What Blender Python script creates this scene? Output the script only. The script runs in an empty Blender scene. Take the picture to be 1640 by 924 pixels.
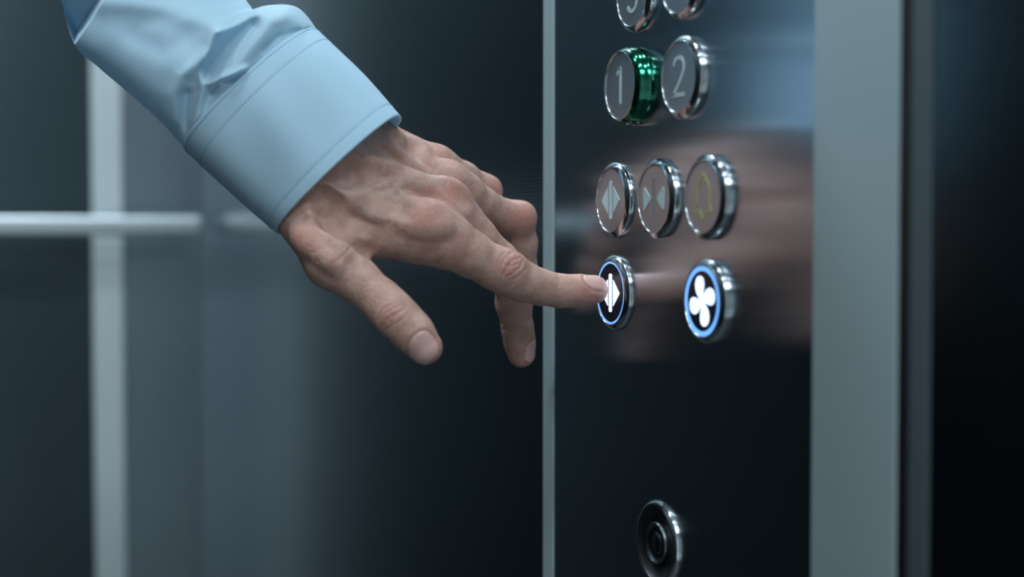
import bpy, bmesh, math, random
import numpy as np
from mathutils import Vector, Matrix

random.seed(3)
C = bpy.context.scene.collection
scn = bpy.context.scene
PI = math.pi

# ------------------------------------------------------------------ camera model
FPX = 2555.0                       # focal length in pixels of a 1640 wide frame
TH = math.radians(22.5)            # yaw from the side wall's direction
PITCH = math.atan(100.0 / FPX)     # looking slightly down
D = 0.355                          # camera to the panel wall
H = 0.95                           # camera height
CAM = np.array([-D, 0.0, H])
FWD = np.array([math.sin(TH) * math.cos(PITCH), math.cos(TH) * math.cos(PITCH), -math.sin(PITCH)])
RGT = np.array([math.cos(TH), -math.sin(TH), 0.0])
UPV = np.cross(RGT, FWD)


def cam2world(p):                  # p (n,3) in mm, camera axes: right, up, depth
    p = np.asarray(p, float) * 0.001
    return CAM + p[..., 0:1] * RGT + p[..., 1:2] * UPV + p[..., 2:3] * FWD


def PX(u, v, z):                   # point in mm, camera axes
    return np.array([(u - 820.0) * z / FPX, -(v - 462.0) * z / FPX, z])


# ------------------------------------------------------------------ materials
def lin(r, g, b):
    f = lambda c: (c / 12.92 if c <= 0.04045 else ((c + 0.055) / 1.055) ** 2.4)
    return (f(r / 255.0), f(g / 255.0), f(b / 255.0), 1.0)


class Mat:
    def __init__(s, name):
        s.m = bpy.data.materials.new(name)
        s.m.use_nodes = True
        s.nt = s.m.node_tree
        s.b = s.nt.nodes['Principled BSDF']
        s.x = -300

    def node(s, t, **kw):
        n = s.nt.nodes.new(t)
        for k, v in kw.items():
            if k in n.inputs:
                n.inputs[k].default_value = v
            else:
                setattr(n, k, v)
        return n

    def link(s, a, b):
        s.nt.links.new(a, b)

    def set(s, **kw):
        for k, v in kw.items():
            s.b.inputs[k.replace('_', ' ')].default_value = v
        return s


def simple(name, col, rough=0.5, metal=0.0, **kw):
    m = Mat(name)
    m.set(Base_Color=col, Roughness=rough, Metallic=metal, **kw)
    # faint unevenness of the finish
    tc = m.node('ShaderNodeTexCoord')
    n = m.node('ShaderNodeTexNoise', Scale=60.0, Detail=3.0)
    m.link(tc.outputs['Object'], n.inputs['Vector'])
    r = m.node('ShaderNodeMapRange')
    r.inputs['To Min'].default_value = max(0.0, rough - 0.03)
    r.inputs['To Max'].default_value = rough + 0.03
    m.link(n.outputs['Fac'], r.inputs['Value'])
    m.link(r.outputs['Result'], m.b.inputs['Roughness'])
    return m.m


def brushed(name, col, rough, aniso=0.0, rot=0.0, streak=0.0, streak_axis=2, metal=1.0, weave=0.0):
    m = Mat(name)
    m.set(Base_Color=col, Roughness=rough, Metallic=metal, Anisotropic=aniso)
    m.b.inputs['Anisotropic Rotation'].default_value = rot
    if aniso:
        t = m.node('ShaderNodeTangent', direction_type='UV_MAP')
        m.link(t.outputs['Tangent'], m.b.inputs['Tangent'])
    tc = m.node('ShaderNodeTexCoord')
    nrm = None
    if streak:
        mp = m.node('ShaderNodeMapping')
        sc = [900.0, 900.0, 900.0]
        sc[streak_axis] = 6.0
        mp.inputs['Scale'].default_value = sc
        m.link(tc.outputs['Object'], mp.inputs['Vector'])
        n = m.node('ShaderNodeTexNoise', Scale=1.0, Detail=2.0)
        m.link(mp.outputs['Vector'], n.inputs['Vector'])
        bp = m.node('ShaderNodeBump', Strength=streak, Distance=0.0005)
        m.link(n.outputs['Fac'], bp.inputs['Height'])
        nrm = bp
    if weave:
        # fine linen embossing: crossed waves
        w = []
        for d in ('Y', 'Z'):
            wv = m.node('ShaderNodeTexWave', bands_direction=d, Scale=150.0, Distortion=1.2, Detail=1.0)
            wv.inputs['Detail Scale'].default_value = 3.0
            m.link(tc.outputs['Object'], wv.inputs['Vector'])
            w.append(wv)
        mu = m.node('ShaderNodeMath', operation='MULTIPLY')
        m.link(w[0].outputs['Fac'], mu.inputs[0])
        m.link(w[1].outputs['Fac'], mu.inputs[1])
        bp = m.node('ShaderNodeBump', Strength=weave, Distance=0.0006)
        m.link(mu.outputs[0], bp.inputs['Height'])
        nrm = bp
    if nrm:
        m.link(nrm.outputs['Normal'], m.b.inputs['Normal'])
    return m.m


def glow(name, col, strength):
    m = Mat(name)
    m.set(Base_Color=col, Roughness=0.4)
    m.b.inputs['Emission Color'].default_value = col
    m.b.inputs['Emission Strength'].default_value = strength
    return m.m


M = {}
M['wall_side'] = brushed('linen_steel', lin(118, 131, 139), 0.185, aniso=0.45, rot=0.25, weave=0.10)
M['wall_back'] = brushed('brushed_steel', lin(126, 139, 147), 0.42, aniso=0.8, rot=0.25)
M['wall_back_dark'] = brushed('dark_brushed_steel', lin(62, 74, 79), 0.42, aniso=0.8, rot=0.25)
M['wall_edge'] = brushed('satin_dark_steel', lin(92, 104, 110), 0.55, metal=0.7)
M['wall_dark'] = brushed('dark_steel', lin(66, 75, 80), 0.45)
M['plate'] = brushed('black_brushed_steel', lin(188, 200, 210), 0.175, aniso=0.95, rot=0.0)
M['trim'] = brushed('satin_aluminium', lin(170, 188, 192), 0.55, streak=0.1, metal=0.6)
M['trim_pale'] = brushed('pale_aluminium', lin(222, 233, 236), 0.5, streak=0.1, metal=0.6)
M['rail'] = brushed('satin_steel', lin(215, 224, 228), 0.5, metal=0.8)
M['chrome'] = simple('polished_steel', lin(190, 195, 198), 0.16, 1.0)
M['green'] = simple('green_anodised_ring', lin(8, 92, 70), 0.16, 1.0, Coat_Weight=.5, Coat_Roughness=.05)
M['face'] = brushed('button_face_steel', lin(196, 202, 208), 0.40)
M['face_dark'] = simple('dark_lit_face', lin(26, 24, 34), 0.3)
M['black'] = simple('black_plastic', lin(12, 14, 16), 0.4)
M['lock'] = simple('worn_lock_metal', lin(92, 98, 102), 0.3, 1.0)
M['black_gloss'] = simple('black_metal', lin(38, 42, 46), 0.25, 1.0)
M['mark'] = simple('pale_marking', lin(176, 196, 200), 0.5)
M['mark_grey'] = simple('grey_marking', lin(120, 125, 128), 0.5)
M['mark_yellow'] = simple('yellow_marking', lin(158, 156, 108), 0.5)
M['lit_white'] = glow('lit_symbol', (0.62, 0.78, 1.0, 1), 1.5)
M['lit_ring'] = glow('lit_ring', (0.15, 0.40, 0.92, 1), 1.1)
M['ceiling'] = simple('ceiling_panel', lin(150, 156, 160), 0.6)
M['floor'] = simple('floor_vinyl', lin(36, 40, 43), 0.5)
M['lobby_floor'] = simple('pale_stone_floor', lin(186, 188, 186), 0.5)
M['lobby_wall'] = simple('pale_wall_paint', lin(205, 208, 208), 0.7)
M['lens'] = glow('lamp_lens', (0.86, 0.95, 1.0, 1), 3.0)


# ------------------------------------------------------------------ object helpers
def link_mesh(name, me, mat, parent=None, smooth=True):
    o = bpy.data.objects.new(name, me)
    C.objects.link(o)
    if mat:
        me.materials.append(mat)
    if smooth:
        for p in me.polygons:
            p.use_smooth = True
    if parent:
        o.parent = parent
    return o


def from_bm(name, bm, mat, parent=None, smooth=False, uv=False):
    bmesh.ops.recalc_face_normals(bm, faces=bm.faces)
    me = bpy.data.meshes.new(name)
    bm.to_mesh(me)
    bm.free()
    o = link_mesh(name, me, mat, parent, smooth)
    if uv:
        add_uv(me)
    return o


def add_uv(me):                     # u along y, v along z: for the brushing direction
    uvl = me.uv_layers.new(name='UVMap')
    for l in me.loops:
        co = me.vertices[l.vertex_index].co
        uvl.data[l.index].uv = (co.y * 3.0 + co.x, co.z * 3.0)


def box(bm, x0, x1, y0, y1, z0, z1, bev=0.0):
    r = bmesh.ops.create_cube(bm, size=1.0)
    vs = r['verts']
    bmesh.ops.scale(bm, vec=(x1 - x0, y1 - y0, z1 - z0), verts=vs)
    bmesh.ops.translate(bm, vec=((x0 + x1) / 2, (y0 + y1) / 2, (z0 + z1) / 2), verts=vs)
    if bev:
        es = list({e for v in vs for e in v.link_edges})
        bmesh.ops.bevel(bm, geom=es, offset=bev, segments=3, affect='EDGES', profile=0.5)


def lathe(bm, prof, n=96, cap_end=False):
    """prof: (radius, height) list in metres about the -x axis at the origin."""
    rings = []
    for r, h in prof:
        if r <= 1e-7:
            rings.append([bm.verts.new((-h, 0, 0))])
        else:
            rings.append([bm.verts.new((-h, r * math.cos(2 * PI * i / n), r * math.sin(2 * PI * i / n))) for i in range(n)])
    for a, b in zip(rings, rings[1:]):
        for i in range(n):
            j = (i + 1) % n
            if len(a) == 1 and len(b) == 1:
                continue
            if len(a) == 1:
                bm.faces.new((a[0], b[j], b[i]))
            elif len(b) == 1:
                bm.faces.new((a[i], a[j], b[0]))
            else:
                bm.faces.new((a[i], a[j], b[j], b[i]))


def thing(name, label, cat, loc=(0, 0, 0), group=None):
    o = bpy.data.objects.new(name, None)
    C.objects.link(o)
    o.location = loc
    o.empty_display_size = 0.05
    o['label'] = label
    o['category'] = cat
    if group:
        o['group'] = group
    return o


def struct(o, label=None):
    o['kind'] = 'structure'
    if label:
        o['label'] = label
    return o


def empty_part(name, parent, loc, label=None):
    o = bpy.data.objects.new(name, None)
    C.objects.link(o)
    o.parent = parent
    o.location = loc
    if label:
        o['label'] = label
    return o


# ------------------------------------------------------------------ the cabin
YB = 1.744       # back wall
YF = -0.40       # front wall
XL = -1.15       # opposite wall
ZC = 2.20
PY0, PY1 = 0.5418, 0.797      # control panel between the two trims
bm = bmesh.new()
box(bm, XL - .03, .03, YF - .03, YB + .03, -.03, 0)
struct(from_bm('floor', bm, M['floor']), 'dark vinyl lift floor')
bm = bmesh.new()
box(bm, XL - .03, .03, YF - .03, YB + .03, ZC, ZC + .03)
struct(from_bm('ceiling', bm, M['ceiling']), 'pale lift ceiling')
bm = bmesh.new()
box(bm, 0, .02, 0.8105, YB, 0, ZC)
box(bm, 0.012, .03, 0.478, 0.8105, 0, ZC)
box(bm, 0, .02, YF, 0.4672, 0, ZC)
struct(from_bm('wall_right', bm, M['wall_side'], uv=True), 'dark linen-embossed steel side wall around the control panel')
bm = bmesh.new()
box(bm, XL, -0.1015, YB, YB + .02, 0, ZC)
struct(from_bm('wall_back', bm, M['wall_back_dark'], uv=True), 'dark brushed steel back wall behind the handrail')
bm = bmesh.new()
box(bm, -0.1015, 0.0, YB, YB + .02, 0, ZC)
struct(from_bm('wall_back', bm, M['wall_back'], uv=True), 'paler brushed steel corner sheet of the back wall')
bm = bmesh.new()
box(bm, XL - .02, XL, YF, YB, 0, ZC)
struct(from_bm('wall_left', bm, M['wall_dark']), 'dark steel wall opposite the control panel')
bm = bmesh.new()
box(bm, XL, -1.0, YF - .02, YF, 0, ZC)
box(bm, -.12, 0.0, YF - .02, YF, 0, ZC)
box(bm, -1.0, -.12, YF - .02, YF, 2.06, ZC)  # doorway left open to let the added front light in
struct(from_bm('wall_front', bm, M['wall_dark']), 'dark steel front wall around an open doorway added for front light')
LX0, LX1, LY0, LZ = -2.3, 1.0, -3.0, 2.6  # unseen landing, added so that soft light enters from the front
bm = bmesh.new()
box(bm, LX0, LX1, LY0, YF - .03, -.03, 0)
struct(from_bm('floor', bm, M['lobby_floor']), 'pale floor of the unseen landing added outside the lift for light')
bm = bmesh.new()
box(bm, LX0, LX1, LY0, YF - .02, LZ, LZ + .03)
struct(from_bm('ceiling', bm, M['ceiling']), 'white ceiling of the unseen landing added outside the lift for light')
bm = bmesh.new()
box(bm, LX0, LX1, LY0 - .03, LY0, 0, LZ)
box(bm, LX0 - .03, LX0, LY0, YF - .02, 0, LZ)
box(bm, LX1, LX1 + .03, LY0, YF - .02, 0, LZ)
box(bm, LX0, XL, YF - .05, YF - .02, 0, LZ)
box(bm, 0.0, LX1, YF - .05, YF - .02, 0, LZ)
box(bm, XL, 0.0, YF - .05, YF - .02, ZC, LZ)
struct(from_bm('wall_outside', bm, M['lobby_wall']), 'pale walls of the unseen landing added outside the lift for light')

# trims either side of the control panel and on the back wall
bm = bmesh.new()
box(bm, -0.0008, .012, PY1, 0.8105, 0, ZC, .0007)
struct(from_bm('trim_1', bm, M['trim']), 'narrow aluminium edging left of the control panel')
bm = bmesh.new()
box(bm, -0.001, .012, 0.4862, PY0, 0, ZC, .0009)
struct(from_bm('trim_2', bm, M['trim']), 'wide aluminium strip right of the control panel')
bm = bmesh.new()
box(bm, -0.0002, .012, 0.4787, 0.4860, 0, ZC)  # black filler: the dark of the open gap is put into its colour
struct(from_bm('gap_shade', bm, M['black']), 'black strip as painted shade in the gap right of the wide aluminium strip')
bm = bmesh.new()
box(bm, -0.0008, .004, 0.4672, 0.4787, 0, ZC, .0007)
struct(from_bm('trim_5', bm, M['wall_edge']), 'rounded steel edge of the right hand wall sheet')
bm = bmesh.new()
box(bm, -0.1175, -0.0855, YB - .006, YB, 0, ZC, .002)
struct(from_bm('trim_3', bm, M['trim_pale']), 'vertical aluminium strip on the back wall')

# handrail on the back wall
hr = thing('handrail', 'horizontal steel handrail along the back wall', 'handrail', (0, YB, 0.95))
bm = bmesh.new()
n = 40


def bar(q, x):                      # rounded bar section, 24 mm high and 14 mm deep
    out = []
    for i in range(n):
        a = 2 * PI * i / n
        c, d = math.cos(a), math.sin(a)
        out.append(bm.verts.new((x, -0.05 + q * .007 * math.copysign(abs(c) ** .4, c), q * .0098 * math.copysign(abs(d) ** .4, d))))
    return out


rings = [bar(q, x) for q, x in ((1e-3, -0.0095), (.45, -0.0097), (.75, -0.0108), (.93, -0.0132), (1.0, -0.0165), (1.0, -1.13), (1e-3, -1.131))]
for a, b in zip(rings, rings[1:]):
    for i in range(n):
        bm.faces.new((a[i], a[(i + 1) % n], b[(i + 1) % n], b[i]))
from_bm('rail', bm, M['rail'], hr, smooth=True)
for bx in (-0.26, -0.9):
    bm = bmesh.new()
    box(bm, bx - .008, bx + .008, -0.05, -0.003, -.006, .006, .002)
    box(bm, bx - .022, bx + .022, -0.004, 0.0, -.022, .022, .001)
    from_bm('bracket', bm, M['rail'], hr)

# ceiling lamps, plus a fill panel added outside the doorway
lampdat = bpy.data.lights.new('lamp', 'AREA')
lampdat.shape = 'DISK'
lampdat.size = 0.085
lampdat.energy = 3.7
lampdat.color = (0.80, 0.93, 1.0)
reardat = lampdat.copy()
reardat.energy = 15.0
dl = bpy.data.lights.new('landing_fill', 'AREA')
dl.shape = 'RECTANGLE'
dl.size, dl.size_y = 1.2, 1.2
dl.energy = 53.0  # soft front fill added for the hand and cuff
dl.color = (0.84, 0.94, 1.0)
t = thing('ceiling_light', 'square fill light panel added on the ceiling of the unseen landing', 'lamp', (-.5, -1.15, LZ))
bm = bmesh.new()
box(bm, -.63, .63, -.63, .63, -.03, 0, .004)
from_bm('housing', bm, M['rail'], t)
bm = bmesh.new()
box(bm, -.60, .60, -.60, .60, -.034, -.029)
from_bm('diffuser', bm, M['lens'], t)
lo = bpy.data.objects.new('landing_fill', dl)
C.objects.link(lo)
lo.location = (0, 0, -.036)
lo.parent = t
for lx in (-0.24, -0.70):
    for ly in (-0.05, 0.66, 1.56):
        t = thing('ceiling_light', 'round recessed ceiling lamp', 'lamp', (lx, ly, ZC), 'ceiling lamps')
        bm = bmesh.new()
        rr = [(0.044, 0.0), (0.062, 0.0), (0.062, -0.004), (0.046, -0.006), (0.044, -0.004)]
        n = 48
        rings = [[bm.verts.new((r * math.cos(2 * PI * i / n), r * math.sin(2 * PI * i / n), z)) for i in range(n)] for r, z in rr]
        for a, b in zip(rings, rings[1:]):
            for i in range(n):
                bm.faces.new((a[i], a[(i + 1) % n], b[(i + 1) % n], b[i]))
        from_bm('rim', bm, M['rail'], t, smooth=True)
        bm = bmesh.new()
        bmesh.ops.create_circle(bm, cap_ends=True, segments=48, radius=0.044)
        bmesh.ops.translate(bm, vec=(0, 0, -.001), verts=bm.verts)
        from_bm('lens', bm, M['lens'], t)
        lo = bpy.data.objects.new('lamp', reardat if ly > 1 else lampdat)
        C.objects.link(lo)
        lo.location = (0, 0, -.008)
        lo.parent = t

# ------------------------------------------------------------------ control panel
panel = thing('control_panel', 'black glossy lift control panel with round steel buttons', 'control panel', (0, 0.671, 0.45))
PZ = 0.45


def wy(y):
    return y - 0.671


bm = bmesh.new()
box(bm, 0.0, .010, wy(PY0) + .0004, wy(PY1) - .0004, 0, 1.1, 0)
from_bm('faceplate', bm, M['plate'], panel, uv=True)


def prism(bm, pts, h0, h1):
    """closed outline pts (a to the viewer's right, b up) in mm -> solid on the panel side."""
    lo = [bm.verts.new((-h0, -a * .001, b * .001)) for a, b in pts]
    hi = [bm.verts.new((-h1, -a * .001, b * .001)) for a, b in pts]
    n = len(pts)
    for i in range(n):
        j = (i + 1) % n
        bm.faces.new((lo[i], lo[j], hi[j], hi[i]))
    f = bm.faces.new(hi)
    bmesh.ops.triangulate(bm, faces=[f])


def stroke(bm, pts, w, h0, h1):
    """constant width stroke along a polyline, as one outline."""
    L, R = [], []
    n = len(pts)
    for i in range(n):
        a = pts[max(0, i - 1)]
        b = pts[min(n - 1, i + 1)]
        dx, dy = b[0] - a[0], b[1] - a[1]
        q = math.hypot(dx, dy)
        nx, ny = -dy / q * w / 2, dx / q * w / 2
        L.append((pts[i][0] + nx, pts[i][1] + ny))
        R.append((pts[i][0] - nx, pts[i][1] - ny))
    for i in range(n - 1):
        prism(bm, [L[i], L[i + 1], R[i + 1], R[i]], h0, h1)


def arc(cx, cy, rx, ry, a0, a1, n=20):
    return [(cx + rx * math.cos(math.radians(a0 + (a1 - a0) * i / n)), cy + ry * math.sin(math.radians(a0 + (a1 - a0) * i / n))) for i in range(n + 1)]


def ring_flat(bm, r0, r1, h, n=96):
    lathe(bm, [(r0, h - .0004), (r0, h), (r1, h), (r1, h - .0004)], n)


def symbol_parts(kind, hf):
    """list of (part name, bmesh, material)"""
    bm = bmesh.new()
    h0, h1 = hf - .0002, hf + .00025
    if kind == '1':
        stroke(bm, [(-3.4, 5.6), (-1.2, 7.4), (0.3, 8.7)], 1.7, h0, h1)
        stroke(bm, [(0.3, 8.9), (0.3, -8.7)], 2.0, h0, h1)
        return [('numeral', bm, M['mark'])]
    if kind == '2':
        p = arc(0, 4.4, 4.9, 4.6, 165, -25, 22) + [(3.2, 0.6), (0.0, -3.2), (-4.9, -8.0)]
        stroke(bm, p, 1.8, h0, h1)
        stroke(bm, [(-5.6, -8.0), (5.4, -8.0)], 1.8, h0, h1)
        return [('numeral', bm, M['mark'])]
    if kind == '3':
        stroke(bm, arc(0, 4.6, 4.5, 4.2, 150, -90, 22), 1.8, h0, h1)
        stroke(bm, arc(0, -4.2, 5.0, 4.6, 90, -155, 22), 1.8, h0, h1)
        return [('numeral', bm, M['mark'])]
    if kind == '4':
        stroke(bm, [(2.0, 8.8), (-5.2, -3.6)], 1.8, h0, h1)
        stroke(bm, [(-5.8, -3.6), (5.6, -3.6)], 1.8, h0, h1)
        stroke(bm, [(2.4, 9.0), (2.4, -8.8)], 1.9, h0, h1)
        return [('numeral', bm, M['mark'])]
    if kind in ('open', 'open_lit'):
        m = M['mark'] if kind == 'open' else M['lit_white']
        prism(bm, [(-1.6, -9.0), (-1.6, 9.0), (-.9, 9.6), (.9, 9.6), (1.6, 9.0), (1.6, -9.0), (.9, -9.6), (-.9, -9.6)], h0, h1)
        prism(bm, [(-10.2, 0.0), (-3.1, 6.6), (-3.1, -6.6)], h0, h1)
        prism(bm, [(10.2, 0.0), (3.1, -6.6), (3.1, 6.6)], h0, h1)
        return [('symbol', bm, m)]
    if kind == 'close':
        prism(bm, [(-10.4, 4.8), (-9.2, 5.4), (-3.6, 0.8), (-3.6, -0.8), (-9.2, -5.4), (-10.4, -4.8)], h0, h1)
        prism(bm, [(10.4, 4.8), (10.4, -4.8), (9.2, -5.4), (3.6, -0.8), (3.6, 0.8), (9.2, 5.4)], h0, h1)
        b2 = bmesh.new()
        prism(b2, [(-1.0, -9.4), (-1.0, 9.4), (1.0, 9.4), (1.0, -9.4)], h0, h1)
        return [('symbol', bm, M['mark']), ('bar_mark', b2, M['mark_grey'])]
    if kind == 'alarm':
        out = [(0, 9.8), (1.6, 9.2), (2.2, 7.6), (5.0, 5.0), (5.6, 2.0), (5.7, -3.0), (7.4, -5.8), (2.2, -6.6), (1.4, -9.0), (0, -9.6)]
        full = out + [(-a, b) for a, b in out[-2:0:-1]]
        full.append(full[0])
        stroke(bm, full, 2.1, h0, h1)
        return [('symbol', bm, M['mark_yellow'])]
    if kind == 'fan':
        def blade(k):
            c, s = math.cos(k * PI / 2), math.sin(k * PI / 2)
            base = [(-.5, .4), (-3.0, 1.6), (-5.2, 3.8), (-6.2, 6.6), (-5.6, 9.2), (-3.8, 10.9), (-1.4, 11.2), (.6, 10.2), (1.5, 8.2), (1.3, 6.0), (.6, 3.6), (.5, .4)]
            return [(a * c - b * s, a * s + b * c) for a, b in base]
        for k in range(4):
            prism(bm, blade(k), h0, h1 + k * .00001)
        prism(bm, arc(0, 0, 2.6, 2.6, 0, 345, 23), h0, h1 + .00006)
        return [('symbol', bm, M['lit_white'])]
    return []


def make_button(y, z, kind, label, hb=0.0036, ring=None, face=None, lit=None):
    bm = bmesh.new()
    R = .0190
    prof = [(R, 0.0), (R, hb - .0021), (R - .0003, hb - .0017), (.0166, hb - .0001), (.0163, hb), (.0160, hb - .0001), (.0158, hb - .0004), (.0158, hb - .0016)]
    if hb > .008:
        prof = [(R, 0.0), (R, hb * .45), (R - .0004, hb * .47), (R - .0004, hb - .0028), (R - .0009, hb - .0022), (.0169, hb - .0001), (.0165, hb)]
    lathe(bm, prof)
    o = from_bm('push_button', bm, ring or M['chrome'], panel, smooth=True)
    o.location = (0, wy(y), z - PZ)
    o['label'] = label
    if hb > .008:
        bm = bmesh.new()
        lathe(bm, [(.0170, hb - .0003), (.0167, hb + .0002), (.0161, hb + .0002), (.0158, hb - .0004), (.0158, hb - .0016)])
        from_bm('inner_ring', bm, M['chrome'], o, smooth=True)
    hf = hb - .0006
    bm = bmesh.new()
    lathe(bm, [(.0158, hf - .0008), (.0156, hf - .0001), (.0153, hf), (0.0, hf)])
    fo = from_bm('button_face', bm, face or M['face'], o)
    for nm, b, m in symbol_parts(kind, hf):
        from_bm(nm, b, m, o)
    if lit:
        bm = bmesh.new()
        ring_flat(bm, lit[0], lit[1], hf + .0002)
        from_bm('light_ring', bm, M['lit_ring'], o)
    return o


UL, UR = 0.6965, 0.6478          # floor button columns
make_button(UL, H + .1128, '3', 'steel button with numeral, cut by the top edge above the green-ringed button', hb=.0042)
make_button(UR + .001, H + .1133, '4', 'steel button cut by the top edge above button 2', hb=.0048)
make_button(UL, H + .0678, '1', 'raised green-ringed button marked 1', hb=.0104, ring=M['green'])
make_button(UR, H + .0680, '2', 'steel button marked 2', hb=.0048)
make_button(0.7205, H + .0130, 'open', 'unlit door-open button with split diamond symbol')
make_button(0.6725, H + .0130, 'close', 'door-close button with two inward triangles', hb=.0044)
make_button(0.6245, H + .0128, 'alarm', 'alarm button with yellow bell outline', hb=.0050)
make_button(0.7205, H - .0335, 'open_lit', 'lit blue door-open button under the fingertip', face=M['face_dark'], lit=(.0147, .0156))
make_button(0.6245, H - .0335, 'fan', 'lit blue fan button', hb=.0050, face=M['face_dark'], lit=(.0136, .0156))

# key switch
bm = bmesh.new()
lathe(bm, [(.0206, 0), (.0206, .0008), (.0203, .0015), (.0192, .0030), (.0184, .0031), (.0181, .0030)])
ks = from_bm('key_switch', bm, M['chrome'], panel, smooth=True)
ks.location = (0, wy(.672), H - .1512 - PZ)
ks['label'] = 'round key switch below the buttons'
bm = bmesh.new()
lathe(bm, [(.0182, .0030), (.0179, .0029), (.0176, .0012), (.0110, .0010), (.0104, .0006)])
from_bm('dish', bm, M['black'], ks, smooth=True)
bm = bmesh.new()
lathe(bm, [(.0104, .0006), (.0102, .0026), (.0097, .0034), (.0090, .0032), (.0086, .0018), (.0050, .0016), (.0047, .0024), (.0043, .0026), (0, .0026)])
from_bm('lock_cylinder', bm, M['lock'], ks, smooth=True)
bm = bmesh.new()
prism(bm, [(-.6, -3.2), (-.6, 3.2), (.6, 3.2), (.6, -3.2)], .0024, .00275)
from_bm('keyhole', bm, M['black'], ks)

# ------------------------------------------------------------------ the person: hand
VOX = 0.62
lo = np.array([-150.0, -58.0, 722.0])
hi = np.array([62.0, 118.0, 880.0])
dim = np.ceil((hi - lo) / VOX).astype(int)
ax = [lo[i] + VOX * np.arange(dim[i], dtype=np.float32) for i in range(3)]
CAP = np.float32(30.0)


def block(a, b, r, m):
    mn = np.minimum(a, b) - r - m
    mx = np.maximum(a, b) + r + m
    i0 = np.clip(np.floor((mn - lo) / VOX).astype(int), 0, dim)
    i1 = np.clip(np.ceil((mx - lo) / VOX).astype(int) + 1, 0, dim)
    return tuple(slice(i0[i], i1[i]) for i in range(3))


def cone(a, b, r1, r2, sl):
    X = ax[0][sl[0]][:, None, None]
    Y = ax[1][sl[1]][None, :, None]
    Z = ax[2][sl[2]][None, None, :]
    ba = (b - a).astype(np.float32)
    L2 = float(ba @ ba) + 1e-6
    px, py, pz = X - np.float32(a[0]), Y - np.float32(a[1]), Z - np.float32(a[2])
    t = np.clip((px * ba[0] + py * ba[1] + pz * ba[2]) / np.float32(L2), 0, 1)
    dx, dy, dz = px - t * ba[0], py - t * ba[1], pz - t * ba[2]
    return np.sqrt(dx * dx + dy * dy + dz * dz) - (np.float32(r1) + t * np.float32(r2 - r1))


def smin(a, b, k):
    if k <= 0:
        return np.minimum(a, b)
    h = np.maximum(np.float32(k) - np.abs(a - b), 0) / np.float32(k)
    return np.minimum(a, b) - h * h * np.float32(k * 0.25)


def smax(a, b, k):
    return -smin(-a, -b, k)


def add(F, a, b, r1, r2, k):
    sl = block(a, b, max(r1, r2), k + 5)
    F[sl] = smin(F[sl], cone(a, b, r1, r2, sl), k)


def carve(F, a, b, r1, r2, k):
    sl = block(a, b, max(r1, r2), k + 3)
    F[sl] = smax(F[sl], -cone(a, b, r1, r2, sl), k)


NRM = np.array([.42, .66, -.62])
NRM /= np.linalg.norm(NRM)

MCP = {2: PX(693, 369, 768), 3: PX(722, 333, 788), 4: PX(719, 290, 808), 5: PX(700, 262, 825)}
BASE = {2: PX(540, 300, 766), 3: PX(556, 270, 778), 4: PX(578, 242, 793), 5: PX(596, 216, 805)}
RM = {2: (13, 11.3), 3: (13, 11), 4: (12, 10), 5: (11, 9)}

F = np.full(tuple(dim), CAP, np.float32)
for i in (2, 3, 4, 5):
    add(F, BASE[i], MCP[i] - NRM * 0.5, RM[i][0] * .8, RM[i][1] * .88, 9)
    add(F, BASE[i] - NRM * 9, MCP[i] - NRM * 8 - (MCP[i] - BASE[i]) * .08, 11.5, 9.0, 9)
# carpus and the forearm inside the cuff
add(F, PX(530, 290, 768), PX(590, 225, 796), 16, 14, 10)
add(F, PX(505, 268, 770), PX(400, 155, 786), 25, 25, 14)
add(F, PX(560, 230, 792), PX(450, 120, 800), 17, 19, 12)
# thumb side: metacarpal, thenar, first web
add(F, PX(485, 338, 764), PX(533, 417, 752), 14.5, 12.0, 11)
add(F, PX(500, 345, 772), PX(552, 405, 764), 13, 11, 10)
add(F, PX(548, 372, 768), PX(640, 372, 771), 9.5, 9.5, 11)
add(F, PX(618, 362, 766.5), PX(712, 386, 771), 9.8, 11.0, 11)

PALM = F.copy()


def finger(pts, k=3.0, kp=7.0):
    """pts: (u,v,z,r) chain.  Grown on a copy of the palm so that fingers stay apart."""
    P = [PX(*p[:3]) for p in pts]
    allp = np.array(P)
    rm = max(p[3] for p in pts)
    sl = block(allp.min(0), allp.max(0), rm, 14)
    G = np.full(tuple(dim), CAP, np.float32) if False else None
    sub = np.full(PALM[sl].shape, CAP, np.float32)
    for a, b, pa, pb in zip(P, P[1:], pts, pts[1:]):
        sub = smin(sub, cone(a, b, pa[3], pb[3], sl), k)
    sub = smin(PALM[sl], sub, kp)
    F[sl] = smin(F[sl], sub, 0.8)


finger([(533, 417, 752, 11.6), (575, 451, 748, 10.1), (610, 481, 745, 9.7), (628, 499, 744, 10.0), (645, 516, 743, 9.7), (662, 533, 743, 9.4), (681, 556, 744, 8.2)], kp=9)
finger([(693, 370, 768, 11.0), (722, 388, 772, 11.3), (752, 406, 776, 11.0), (790, 428, 782, 10.2), (817, 441, 786, 10.5), (840, 452, 790, 9.5), (866, 460, 794, 8.6), (897, 466, 798, 8.1), (925, 466, 800, 7.8), (951, 464, 801.5, 7.2)])
finger([(722, 334, 788, 10.5), (742, 357, 794, 10.5), (762, 379, 799, 10.0), (800, 417, 808, 9.3), (822, 442, 813, 9.6), (823, 485, 820, 9.1), (829, 527, 826, 7.9), (832, 548, 829, 7.6), (835, 567, 831, 7.0)])
finger([(719, 290, 808, 9.7), (745, 308, 816, 9.4), (768, 326, 825, 9.0), (808, 347, 840, 8.7), (828, 353, 846, 9.1), (834, 390, 853, 8.6), (836, 432, 859, 7.8), (832, 486, 866, 7.2)])
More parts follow.
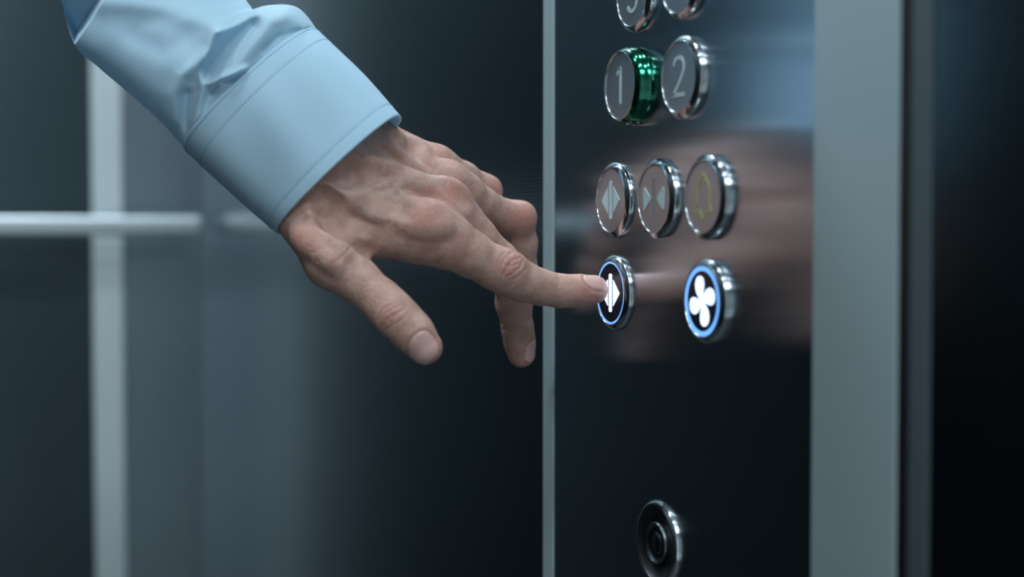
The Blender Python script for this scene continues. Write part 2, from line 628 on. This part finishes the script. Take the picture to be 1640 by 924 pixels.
finger([(700, 262, 825, 8.7), (742, 285, 838, 8.2), (768, 300, 847, 7.7), (780, 305, 850, 7.7), (784, 350, 856, 6.8), (781, 386, 860, 6.2)])
del PALM


def blur(F):
    for a in range(3):
        G = F.copy()
        s0 = [slice(None)] * 3
        sm = [slice(None)] * 3
        sp = [slice(None)] * 3
        s0[a] = slice(1, -1)
        sm[a] = slice(0, -2)
        sp[a] = slice(2, None)
        G[tuple(s0)] = F[tuple(s0)] * .5 + (F[tuple(sm)] + F[tuple(sp)]) * .25
        F = G
    return F


F = blur(F)


def tri(F, p):
    q = (p - lo) / VOX
    i = np.clip(np.floor(q).astype(int), 0, dim - 2)
    f = (q - i).astype(np.float32)
    r = 0
    for a in (0, 1):
        for b in (0, 1):
            for c in (0, 1):
                w = (f[:, 0] if a else 1 - f[:, 0]) * (f[:, 1] if b else 1 - f[:, 1]) * (f[:, 2] if c else 1 - f[:, 2])
                r = r + w * F[i[:, 0] + a, i[:, 1] + b, i[:, 2] + c]
    return r


def surf(u, v):
    """front skin point that this line of sight meets, in mm."""
    z = np.arange(726, 876, .25)
    p = np.stack([(u - 820) * z / FPX, -(v - 462) * z / FPX, z], 1)
    d = tri(F, p)
    i = np.argmax(d < 0)
    return p[i] if d[i] < 0 else None


def on_skin(uv, sink, rng=None):
    out = []
    for a, b in zip(uv, uv[1:]):
        n = max(2, int(math.hypot(b[0] - a[0], b[1] - a[1]) / 8))
        for i in range(n):
            t = i / n
            q = surf(a[0] + (b[0] - a[0]) * t, a[1] + (b[1] - a[1]) * t)
            if q is not None:
                out.append(q + np.array([0, 0, sink]))
    q = surf(*uv[-1])
    if q is not None:
        out.append(q + np.array([0, 0, sink]))
    return out


RIDGES = [  # (pixels along the vein or tendon, radius, sink, blend)
    ([(500, 280), (516, 290), (541, 298), (578, 301), (617, 297), (640, 290), (662, 294), (676, 302)], 2.0, 0.7, 3.0),
    ([(541, 298), (566, 320), (588, 342), (612, 352)], 1.7, 0.9, 3.0),
    ([(642, 291), (635, 303), (647, 318), (660, 328)], 1.6, 0.8, 2.6),
    ([(610, 225), (636, 245), (662, 266), (686, 280), (706, 296)], 1.8, 1.0, 3.5),
    ([(560, 320), (610, 332), (650, 340), (684, 347)], 2.4, 1.8, 5.0),
    ([(590, 262), (640, 282), (690, 300), (720, 310)], 2.2, 1.6, 5.0),
    ([(622, 214), (650, 228), (680, 246)], 1.8, 1.8, 5.0),
    ([(478, 372), (492, 384), (512, 405), (540, 425)], 2.4, 1.2, 4.0),
    ([(505, 345), (530, 378), (552, 408)], 2.2, 1.2, 4.0),
    ([(645, 358), (680, 366), (715, 366)], 2.0, 1.3, 4.0),
]
VEINP = []
todo = [(on_skin(uv, s + (.6 if i > 3 else -.45)), r - (0 if i > 3 else .2), k + (1.5 if i > 3 else 0)) for i, (uv, r, s, k) in enumerate(RIDGES)]
for pl, r, k in todo:
    for a, b in zip(pl, pl[1:]):
        if abs(a[2] - b[2]) < 6:
            add(F, a, b, r, r, k)
# knuckle bumps
BUMPS = [((684, 347), 6.0, 5.0, 9), ((721, 311), 5.5, 4.6, 8), ((838, 343), 5.0, 3.4, 5), ((817, 424), 5.0, 3.6, 5), ((490, 384), 5.0, 3.4, 6), ((622, 503), 5.5, 4.6, 5)]
for uv, r, s, k in BUMPS:
    q = surf(*uv)
    if q is not None:
        q = q + np.array([0, 0, s + 1.7])
        add(F, q, q, r, r, k + 3)
# hollows
HOLLOWS = [([(588, 404), (578, 397), (566, 388)], 3.2, 2.0, 2.2), ([(564, 386), (548, 374)], 1.6, .1, 3.0),            ([(722, 290), (740, 306), (752, 322)], 2.0, -1.2, 5.0), ([(600, 314), (625, 320), (645, 332)], 3.0, -2.4, 6.0),
           ([(520, 320), (535, 350), (552, 368)], 3.0, -2.0, 6.0), ([(600, 275), (570, 283), (545, 280)], 3.0, -2.5, 6.0)]
todo = [(on_skin(uv, s - 1.0), r, k + 1.5) for uv, r, s, k in HOLLOWS]
for pl, r, k in todo:
    for a, b in zip(pl, pl[1:]):
        if abs(a[2] - b[2]) < 6:
            carve(F, a, b, r, r, k)


def surface_nets(F):
    S = F < 0
    n0, n1, n2 = F.shape
    cnt = np.zeros((n0 - 1, n1 - 1, n2 - 1), np.uint8)
    for a in (0, 1):
        for b in (0, 1):
            for c in (0, 1):
                cnt += S[a:n0 - 1 + a, b:n1 - 1 + b, c:n2 - 1 + c]
    cells = np.argwhere((cnt > 0) & (cnt < 8))
    idx = np.full(cnt.shape, -1, np.int32)
    idx[cells[:, 0], cells[:, 1], cells[:, 2]] = np.arange(len(cells))
    acc = np.zeros((len(cells), 3))
    num = np.zeros(len(cells))
    corners = [(a, b, c) for a in (0, 1) for b in (0, 1) for c in (0, 1)]
    val = {c: F[cells[:, 0] + c[0], cells[:, 1] + c[1], cells[:, 2] + c[2]] for c in corners}
    for c in corners:
        for axx in range(3):
            if c[axx]:
                continue
            d = list(c)
            d[axx] = 1
            d = tuple(d)
            va, vb = val[c], val[d]
            cr = (va < 0) != (vb < 0)
            t = np.where(cr, va / np.where(cr, va - vb, 1), 0)
            for k in range(3):
                acc[:, k] += np.where(cr, c[k] + (t if k == axx else 0), 0)
            num += cr
    verts = (cells + acc / num[:, None]) * VOX + lo
    quads = []
    for axx in range(3):
        o1, o2 = [(1, 2), (2, 0), (0, 1)][axx]
        sa = [slice(1, -1)] * 3
        sa[axx] = slice(0, -1)
        sb = [slice(1, -1)] * 3
        sb[axx] = slice(1, None)
        A, B = S[tuple(sa)], S[tuple(sb)]
        e = np.argwhere(A != B)
        off = np.ones(3, int)
        off[axx] = 0
        flip = B[e[:, 0], e[:, 1], e[:, 2]]
        e = e + off
        d1 = np.zeros(3, int)
        d1[o1] = 1
        d2 = np.zeros(3, int)
        d2[o2] = 1
        q = []
        for w in (e, e - d1, e - d1 - d2, e - d2):
            q.append(idx[w[:, 0], w[:, 1], w[:, 2]])
        q = np.stack(q, 1)
        q[flip] = q[flip][:, ::-1]
        quads.append(q)
    return verts, np.concatenate(quads)


V, Q = surface_nets(F)


def grad(p):
    e = VOX
    g = np.stack([tri(F, p + np.eye(3)[i] * e) - tri(F, p - np.eye(3)[i] * e) for i in range(3)], 1)
    return g / (np.linalg.norm(g, axis=1, keepdims=True) + 1e-9)


# two passes pulling the net onto the true surface
for _ in range(2):
    g = grad(V)
    V = V - g * np.clip(tri(F, V), -.4, .4)[:, None]
N = grad(V)


def proj(V):
    return np.stack([820 + V[:, 0] * FPX / V[:, 2], 462 - V[:, 1] * FPX / V[:, 2]], 1)


def seg_dist(uv, pl):
    d = np.full(len(uv), 1e9)
    for a, b in zip(pl, pl[1:]):
        a = np.array(a, float)
        b = np.array(b, float)
        ba = b - a
        t = np.clip(((uv - a) @ ba) / (ba @ ba), 0, 1)
        d = np.minimum(d, np.hypot(*(uv - a - t[:, None] * ba).T))
    return d


uv = proj(V)
front = np.clip((-N[:, 2] + .05) / .3, 0, 1)


def crease(pl, sig, depth, z0, z1):
    global disp
    m = (V[:, 2] > z0) & (V[:, 2] < z1) & (N[:, 2] < .1)
    i = np.where(m)[0]
    d = seg_dist(uv[i], pl)
    disp[i] -= .85 * depth * np.exp(-(d / sig) ** 2) * front[i]


disp = np.zeros(len(V))
# index finger middle joint
for pl, dp in [([(800, 437), (803, 422), (812, 409), (822, 403)], .5), ([(806, 440), (812, 428), (822, 416), (834, 412)], .55), ([(812, 444), (822, 437), (833, 428), (838, 416)], .5),
               ([(797, 428), (800, 414), (808, 404)], .35), ([(822, 447), (833, 441), (842, 430)], .35), ([(807, 424), (818, 427), (830, 422)], .4), ([(815, 412), (818, 420), (815, 432)], .3)]:
    crease(pl, 2.0, dp, 770, 800)
# thumb joint
for pl, dp in [([(604, 512), (610, 500), (622, 490), (636, 484)], .5), ([(610, 522), (618, 512), (632, 504), (646, 496)], .45), ([(606, 516), (616, 502), (630, 494), (643, 488)], .35),
               ([(616, 530), (628, 522), (642, 514), (652, 502)], .4), ([(600, 503), (606, 492), (618, 481)], .3), ([(624, 498), (628, 508), (624, 516)], .3)]:
    crease(pl, 2.0, dp, 728, 752)
# end joint of the index and middle fingers, thumb web, wrist lines
for pl, dp, a, b in [([(893, 440), (897, 450), (895, 458)], .3, 780, 806), ([(900, 440), (905, 449)], .25, 780, 806), ([(806, 527), (820, 532), (838, 532), (852, 530)], .5, 805, 845),
                     ([(803, 519), (822, 524), (840, 524)], .25, 805, 845), ([(700, 425), (712, 412), (716, 400)], .4, 750, 785), ([(540, 418), (556, 404), (566, 392)], .4, 735, 765),
                     ([(500, 405), (515, 398)], .3, 735, 765), ([(508, 420), (524, 410)], .3, 735, 765), ([(600, 240), (620, 232), (632, 218)], .35, 765, 812), ([(588, 222), (606, 232)], .3, 765, 812),
                     ([(795, 466), (808, 462), (822, 455)], .25, 770, 800)]:
    crease(pl, 2.2, dp, a, b)
# fine transverse folds over the big knuckles
for cu, cv, du, dv, L, za, zb in [(684, 347, .87, .5, 15, 745, 775), (721, 311, .8, .6, 13, 760, 790), (838, 343, .86, .5, 10, 825, 850)]:
    for s in range(-3, 4):
        ox, oy = cu + du * s * 5.0, cv + dv * s * 5.0
        pl = [(ox - dv * L + random.uniform(-2, 2), oy + du * L), (ox + du * 2, oy + dv * 2), (ox + dv * L, oy - du * L + random.uniform(-2, 2))]
        crease(pl, 1.6, .16, za, zb)

rs = random.Random(11)
for _ in range(70):
    cu, cv = rs.uniform(500, 790), rs.uniform(215, 430)
    an = rs.choice((.9, 2.3)) + rs.uniform(-.35, .35)
    L = rs.uniform(6, 16)
    crease([(cu - L * math.cos(an), cv - L * math.sin(an)), (cu + rs.uniform(-2, 2), cv + rs.uniform(-2, 2)), (cu + L * math.cos(an), cv + L * math.sin(an))], 1.5, .12, 735, 860)

# nails
nail = np.zeros(len(V))


def do_nail(cpt, axis, nrm, a, b, depth_ok=9.0, sq=2.6):
    global disp, nail
    axis = np.array(axis, float)
    axis /= np.linalg.norm(axis)
    nrm = np.array(nrm, float)
    nrm -= axis * (nrm @ axis)
    nrm /= np.linalg.norm(nrm)
    side = np.cross(axis, nrm)
    r = V - cpt
    s, t, h = r @ axis, r @ side, r @ nrm
    ok = (np.abs(h) < depth_ok) & (np.abs(s) < a * 1.8) & (np.abs(t) < b * 1.8) & (N @ nrm > -.05)
    q = (np.abs(s / a) ** sq + np.abs(t / b) ** sq) ** (1 / sq)
    m = np.where(ok, np.clip((1.03 - q) / .07, 0, 1), 0)
    rim = np.where(ok, np.exp(-((q - 1.06) / .08) ** 2), 0)
    fold = np.where(ok & (s < a * .5), np.exp(-((q - 1.3) / .14) ** 2), 0)
    disp += .22 * m - .40 * rim + .22 * fold
    nail = np.maximum(nail, m)


q = surf(680, 557)
TH_AX = PX(684, 560, 744) - PX(640, 512, 744)
do_nail(q, TH_AX, (.28, .22, -.93), 6.9, 6.4)
IX = PX(951, 464, 801.5) - PX(905, 466, 798.5)
qi = PX(954, 465, 801.5) + np.array([0, .78, -.62]) * 7.2
do_nail(qi, IX, (.05, .80, -.60), 6.2, 5.3, depth_ok=5)
MX = PX(835, 567, 831) - PX(829, 527, 826)
do_nail(PX(833, 562, 830.5) + np.array([.86, 0, -.5]) * 7.0, MX, (.86, .0, -.5), 6.0, 5.2, depth_ok=5)

V = V + N * disp[:, None]
# colour attributes: redder knuckles and tips, bluish veins
red = np.zeros(len(V))
for cu, cv, rr, za, zb, w in [(686, 348, 24, 740, 780, .75), (722, 311, 24, 755, 800, .7), (706, 246, 22, 780, 835, .3), (840, 345, 26, 815, 860, .8), (818, 425, 24, 765, 800, .7), (797, 298, 16, 825, 865, .7),
                           (622, 503, 26, 728, 756, .5), (490, 384, 26, 735, 775, .5), (945, 465, 30, 780, 812, .7), (680, 570, 28, 730, 756, .55), (835, 575, 26, 810, 845, .5), (740, 400, 30, 755, 785, .35)]:
    d = np.hypot(uv[:, 0] - cu, uv[:, 1] - cv)
    red = np.maximum(red, w * np.exp(-(d / rr) ** 2) * ((V[:, 2] > za) & (V[:, 2] < zb)))
vein = np.zeros(len(V))
for uvp, r, s, k in RIDGES[:4]:
    vein = np.maximum(vein, np.exp(-(seg_dist(uv, uvp) / 6.5) ** 2) * (front > .2))

skin = Mat('skin')
tc = skin.node('ShaderNodeTexCoord')
a1 = skin.node('ShaderNodeAttribute', attribute_name='redness')
a2 = skin.node('ShaderNodeAttribute', attribute_name='vein')
a3 = skin.node('ShaderNodeAttribute', attribute_name='nail')
n1 = skin.node('ShaderNodeTexNoise', Scale=150.0, Detail=6.0)
skin.link(tc.outputs['Object'], n1.inputs['Vector'])
rampn = skin.node('ShaderNodeMapRange')
rampn.inputs['From Min'].default_value = .32
rampn.inputs['From Max'].default_value = .7
skin.link(n1.outputs['Fac'], rampn.inputs['Value'])


def mix(fac, c1, c2):
    m = skin.node('ShaderNodeMix', data_type='RGBA')
    skin.link(fac, m.inputs[0])
    for i, c in ((6, c1), (7, c2)):
        if hasattr(c, 'is_linked'):
            skin.link(c, m.inputs[i])
        else:
            m.inputs[i].default_value = c
    return m.outputs[2]


c = mix(rampn.outputs['Result'], lin(173, 133, 119), lin(197, 161, 147))
c = mix(a1.outputs['Fac'], c, lin(184, 124, 112))
mv = skin.node('ShaderNodeMath', operation='MULTIPLY')
mv.inputs[1].default_value = .35
skin.link(a2.outputs['Fac'], mv.inputs[0])
c = mix(mv.outputs[0], c, lin(158, 140, 134))
c = mix(a3.outputs['Fac'], c, lin(206, 166, 158))
skin.link(c, skin.b.inputs['Base Color'])
rr = skin.node('ShaderNodeMapRange')
rr.inputs['To Min'].default_value = .52
rr.inputs['To Max'].default_value = .30
skin.link(a3.outputs['Fac'], rr.inputs['Value'])
skin.link(rr.outputs['Result'], skin.b.inputs['Roughness'])
skin.set(Subsurface_Weight=.12, Subsurface_Scale=.006)
skin.b.inputs['Subsurface Radius'].default_value = (1.0, .35, .2)
skin.b.inputs['Specular IOR Level'].default_value = .4
vo = skin.node('ShaderNodeTexVoronoi', Scale=1100.0, feature='DISTANCE_TO_EDGE')
skin.link(tc.outputs['Object'], vo.inputs['Vector'])
n2 = skin.node('ShaderNodeTexNoise', Scale=420.0, Detail=3.0)
skin.link(tc.outputs['Object'], n2.inputs['Vector'])
ad = skin.node('ShaderNodeMath', operation='MULTIPLY_ADD')
ad.inputs[1].default_value = 1.0
skin.link(vo.outputs['Distance'], ad.inputs[0])
skin.link(n2.outputs['Fac'], ad.inputs[2])
inv = skin.node('ShaderNodeMath', operation='MULTIPLY_ADD')
inv.inputs[1].default_value = -.50
inv.inputs[2].default_value = .55
skin.link(a3.outputs['Fac'], inv.inputs[0])
bp = skin.node('ShaderNodeBump', Distance=0.0008)
skin.link(inv.outputs[0], bp.inputs['Strength'])
skin.link(ad.outputs[0], bp.inputs['Height'])
skin.link(bp.outputs['Normal'], skin.b.inputs['Normal'])

ORG = cam2world(PX(500, 250, 770)[None])[0]
person = thing('person', "person's left hand in a light blue shirt sleeve, index finger pressing the lit lower button", 'person', tuple(ORG))


def mesh_np(name, V, Qs, mat, parent, attrs=None, smooth=True):
    W = cam2world(V) - ORG
    me = bpy.data.meshes.new(name)
    me.vertices.add(len(W))
    me.vertices.foreach_set('co', W.astype(np.float32).ravel())
    me.loops.add(Qs.size)
    me.loops.foreach_set('vertex_index', Qs.astype(np.int32).ravel())
    me.polygons.add(len(Qs))
    me.polygons.foreach_set('loop_start', np.arange(0, Qs.size, 4, dtype=np.int32))
    me.update(calc_edges=True)
    me.validate()
    for k, v in (attrs or {}).items():
        at = me.attributes.new(k, 'FLOAT', 'POINT')
        at.data.foreach_set('value', v.astype(np.float32))
    o = link_mesh(name, me, mat, parent, smooth=False)
    me.polygons.foreach_set('use_smooth', np.ones(len(me.polygons), bool))
    me.update()
    return o


# camera axes (right, up, depth) are left handed, so turn the faces round
body = mesh_np('hand', V, Q[:, ::-1], skin.m, person, {'redness': red, 'vein': vein, 'nail': nail})
del F

# ------------------------------------------------------------------ the sleeve
cloth = Mat('blue_poplin')
tc = cloth.node('ShaderNodeTexCoord')
nz = cloth.node('ShaderNodeTexNoise', Scale=900.0, Detail=2.0)
cloth.link(tc.outputs['Object'], nz.inputs['Vector'])
mr = cloth.node('ShaderNodeMix', data_type='RGBA')
mr.inputs[6].default_value = lin(184, 216, 234)
mr.inputs[7].default_value = lin(193, 224, 240)
cloth.link(nz.outputs['Fac'], mr.inputs[0])
cloth.link(mr.outputs[2], cloth.b.inputs['Base Color'])
cloth.set(Roughness=.75)
cloth.b.inputs['Sheen Weight'].default_value = .15
cloth.b.inputs['Specular IOR Level'].default_value = .25
bp = cloth.node('ShaderNodeBump', Strength=.12, Distance=.0004)
cloth.link(nz.outputs['Fac'], bp.inputs['Height'])
cloth.link(bp.outputs['Normal'], cloth.b.inputs['Normal'])
tr = cloth.node('ShaderNodeBsdfTranslucent')
cloth.link(mr.outputs[2], tr.inputs['Color'])
ms = cloth.node('ShaderNodeMixShader')
ms.inputs[0].default_value = .28
cloth.link(cloth.b.outputs[0], ms.inputs[1])
cloth.link(tr.outputs[0], ms.inputs[2])
cloth.link(ms.outputs[0], cloth.nt.nodes['Material Output'].inputs['Surface'])
M['thread'] = simple('blue_thread', lin(112, 164, 200), .7)


def catmull(P, n):
    P = np.array(P, float)
    P = np.vstack([2 * P[0] - P[1], P, 2 * P[-1] - P[-2]])
    out = []
    m = len(P) - 3
    for j in range(n):
        t = j / (n - 1) * m
        i = min(int(t), m - 1)
        f = t - i
        a, b, c, d = P[i:i + 4]
        out.append(.5 * (2 * b + (c - a) * f + (2 * a - 5 * b + 4 * c - d) * f * f + (3 * b - a - 3 * c + d) * f ** 3))
    return np.array(out)


def loft(stations, n, m, depth_fn=None, sq=.72):
    """stations: (Lu,Lv,Uu,Uv,z,B,bulge).  returns (n,m,3) mm."""
    S = catmull(stations, n)
    ph = np.linspace(0, 2 * PI, m, endpoint=False)
    c, s = np.cos(ph), np.sin(ph)
    s = np.sign(s) * np.abs(s) ** sq
    # slightly squarer than an ellipse
    G = np.zeros((n, m, 3))
    for j in range(n):
        Lu, Lv, Uu, Uv, z, B, bl = S[j]
        cu, cv = (Lu + Uu) / 2, (Lv + Uv) / 2
        hu, hv = (Uu - Lu) / 2, (Uv - Lv) / 2
        u = cu + c * hu - .70 * bl * s
        v = cv + c * hv - .72 * bl * s
        zz = z - B * s + (hu * 0)
        if depth_fn is not None:
            zz = zz + depth_fn(u, v, s, j / (n - 1))
        G[j, :, 0] = (u - 820) * zz / FPX
        G[j, :, 1] = -(v - 462) * zz / FPX
        G[j, :, 2] = zz
    return G


def grid_quads(n, m, off=0):
    i = np.arange(n - 1)[:, None]
    j = np.arange(m)[None]
    a = i * m + j
    b = i * m + (j + 1) % m
    return (np.stack([a, b, b + m, a + m], -1).reshape(-1, 4)) + off


# cuff: outer skin, rim, inner skin
CUFF = [(442, 373, 641, 185, 771, 33, 16), (397, 334, 588, 124, 775, 34.5, 19), (345, 287, 545, 82, 780, 36, 23), (297, 242, 508, 47, 785, 37, 26)]
LINES = (0.09, 0.815, 0.972)        # stitch lines along the cuff


def cuff_depth(u, v, s, t):
    w = np.clip(s * 3, 0, 1)
    g = 0
    for L in LINES:
        g = g + .28 * math.exp(-((t - L) / .009) ** 2)
    soft = 1.2 * np.sin(u * .021 + v * .013) * math.sin(t * PI) + .8 * np.sin(u * .05 - v * .03 + 1) * math.sin(t * PI)
    return w * (g + soft * .9)


nC, mC = 150, 240
Gc = loft(CUFF, nC, mC, cuff_depth)
cen = Gc.mean(1, keepdims=True)
inner = cen + (Gc - cen) * (1 - 1.5 / 38)
rim1 = Gc[:1] * 1.0
axis0 = (Gc[0].mean(0) - Gc[4].mean(0))
axis0 /= np.linalg.norm(axis0)
roll = [cen[0] + (Gc[0] - cen[0]) * (1 - .25 / 38) + axis0 * .45, cen[0] + (Gc[0] - cen[0]) * (1 - .75 / 38) + axis0 * .65, cen[0] + (Gc[0] - cen[0]) * (1 - 1.25 / 38) + axis0 * .45]
# seam end: the cuff edge stands proud of the sleeve
axis1 = (Gc[-1].mean(0) - Gc[-5].mean(0))
axis1 /= np.linalg.norm(axis1)
rollb = [cen[-1] + (Gc[-1] - cen[-1]) * (1 - .3 / 38) + axis1 * .45, cen[-1] + (Gc[-1] - cen[-1]) * (1 - .9 / 38) + axis1 * .5]
rows = [inner[j] for j in range(nC - 1, -1, -6)] + [inner[0]] + roll[::-1] + [Gc[j] for j in range(nC)] + rollb + [cen[-1] + (Gc[-1] - cen[-1]) * (1 - 2.0 / 38)]
rows = np.array(rows)

# sleeve with folds
SLEEVE = [(306, 246, 508, 60, 784, 33.5, 25), (290, 231, 502, 40, 787, 35.5, 26), (268, 206, 478, 14, 791, 40, 26), (236, 175, 440, 12, 795, 42, 24), (198, 142, 412, 20, 799, 42, 20), (158, 108, 400, 8, 803, 42, 16), (120, 72, 388, -12, 808, 42, 10),
          (100, 8, 372, -60, 814, 42, 6), (80, -70, 350, -120, 822, 43, 2), (50, -180, 322, -220, 834, 44, 0), (15, -330, 290, -350, 850, 46, 0), (-35, -640, 262, -650, 880, 52, 0), (-75, -960, 265, -965, 905, 60, 0)]
FOLDS = [  # (pixels along the fold, width px, height mm towards the viewer)
    ([(168, 4), (215, 6), (261, 12), (316, 27), (345, 46)], 20, 5.5),
    ([(345, 46), (338, 78), (314, 102), (290, 122), (278, 152), (274, 190)], 12, 6.0),
    ([(402, 40), (375, 66), (350, 96), (336, 114)], 13, -10.0),
    ([(346, 52), (328, 92), (322, 122), (324, 146), (316, 186), (306, 226)], 7, 5.0),
    ([(412, 22), (384, 38), (354, 50)], 8, 5.0),
    ([(500, 42), (462, 24), (432, 34), (408, 68), (380, 104), (350, 128)], 17, 7.0),
    ([(300, 150), (297, 190), (302, 222)], 8, -4.0),
    ([(334, 134), (362, 124), (392, 110)], 6, 3.5),
    ([(340, 150), (350, 130), (378, 128)], 5, -2.5),
    ([(150, 95), (200, 120), (250, 150)], 26, 2.5),
    ([(215, 60), (260, 80), (300, 70)], 20, -3.0),
    ([(425, 80), (446, 60), (478, 50)], 6, -2.5),
    ([(330, 195), (350, 165), (372, 145)], 5, 1.8),
]


def sleeve_depth(u, v, s, t):
    w = np.clip((s - .02) / .35, 0, 1)
    w = w * w * (3 - 2 * w)
    P = np.stack([u, v], 1)
    h = np.zeros(len(u))
    for pl, sg, amp in FOLDS:
        h = h + amp * np.exp(-(seg_dist(P, pl) / sg) ** 2)
    h = h + .7 * np.sin(u * .045 + v * .02) + .5 * np.sin(u * .02 - v * .06 + 2)
    h = h * .72 * min(1.0, max(0.0, t - .010) / .05)
    # the sharp fold where the sleeve turns away upwards
    d = (u - 122) * -.84 + (v - 68) * -.54       # distance past the fold line
    back = np.clip(d / 9, 0, 1) * 52 * np.clip((v + 18) / 80, 0, 1.1) * np.clip((150 - v) / 60, 0, 1)
    return w * (back - h)


nS, mS = 504, 300
Gs = loft(SLEEVE, nS, mS, sleeve_depth)
cenS = Gs.mean(1, keepdims=True)
top = Gs[-1].mean(0)
cap = np.repeat((Gs[-1] * .02 + top * .98)[None], 1, 0)
rowsS = np.concatenate([Gs, cap])
sleeve = mesh_np('shirt_sleeve', rowsS.reshape(-1, 3), grid_quads(len(rowsS), mS), cloth.m, person)
cuff = mesh_np('cuff', rows.reshape(-1, 3), grid_quads(len(rows), mC), cloth.m, sleeve)

# stitches: small raised threads in the grooves
bm = bmesh.new()
SV, SQ = [], []


def stitch(a, b, nrm, r=.22):
    d = b - a
    d = d / np.linalg.norm(d)
    s = np.cross(d, nrm)
    base = len(SV)
    for t, rr in ((0, .4), (.25, 1), (.75, 1), (1, .4)):
        p = a + (b - a) * t
        for k in range(6):
            an = k * PI / 3
            SV.append(p + (s * math.cos(an) + nrm * math.sin(an)) * r * rr)
    for i in range(3):
        for k in range(6):
            SQ.append((base + i * 6 + k, base + i * 6 + (k + 1) % 6, base + i * 6 + 6 + (k + 1) % 6, base + i * 6 + 6 + k))


for L in LINES:
    j = int(round(L * (nC - 1)))
    ring = Gc[j]
    c0 = ring.mean(0)
    # walk round the ring by arc length
    P = np.vstack([ring, ring[:1]])
    seg = np.linalg.norm(np.diff(P, axis=0), axis=1)
    cum = np.concatenate([[0], np.cumsum(seg)])
    tot = cum[-1]
    s = 0.0
    while s < tot - 1.6:
        a = np.array([np.interp(s, cum, P[:, q]) for q in range(3)])
        b = np.array([np.interp(s + 1.25, cum, P[:, q]) for q in range(3)])
        nn = a - c0
        nn /= np.linalg.norm(nn)
        stitch(a + nn * .05, b + nn * .05, nn)
        s += 1.75
mesh_np('stitching', np.array(SV), np.array(SQ), M['thread'], sleeve)['kind'] = 'stuff'

for o in (sleeve, cuff):
    bmx = bmesh.new()
    bmx.from_mesh(o.data)
    bmesh.ops.recalc_face_normals(bmx, faces=bmx.faces)
    bmx.to_mesh(o.data)
    bmx.free()

# ------------------------------------------------------------------ camera and output
cd = bpy.data.cameras.new('camera')
cam = bpy.data.objects.new('camera', cd)
C.objects.link(cam)
cd.sensor_width = 36.0
cd.lens = FPX / 1640.0 * 36.0
cd.clip_start = 0.01
R = Matrix((tuple(RGT), tuple(UPV), tuple(-FWD))).transposed()
cam.matrix_world = Matrix.Translation(Vector(CAM)) @ R.to_4x4()
cd.dof.use_dof = True
cd.dof.focus_distance = 0.80
cd.dof.aperture_fstop = 4.2
scn.camera = cam

w = bpy.data.worlds.new('world')
scn.world = w
w.use_nodes = True
w.node_tree.nodes['Background'].inputs[0].default_value = (.5, .6, .7, 1)
w.node_tree.nodes['Background'].inputs[1].default_value = .1

vs = scn.view_settings
vs.view_transform = 'Standard'
vs.look = 'None'
vs.gamma = 1.0
vs.use_curve_mapping = False
vs.exposure = 0.0
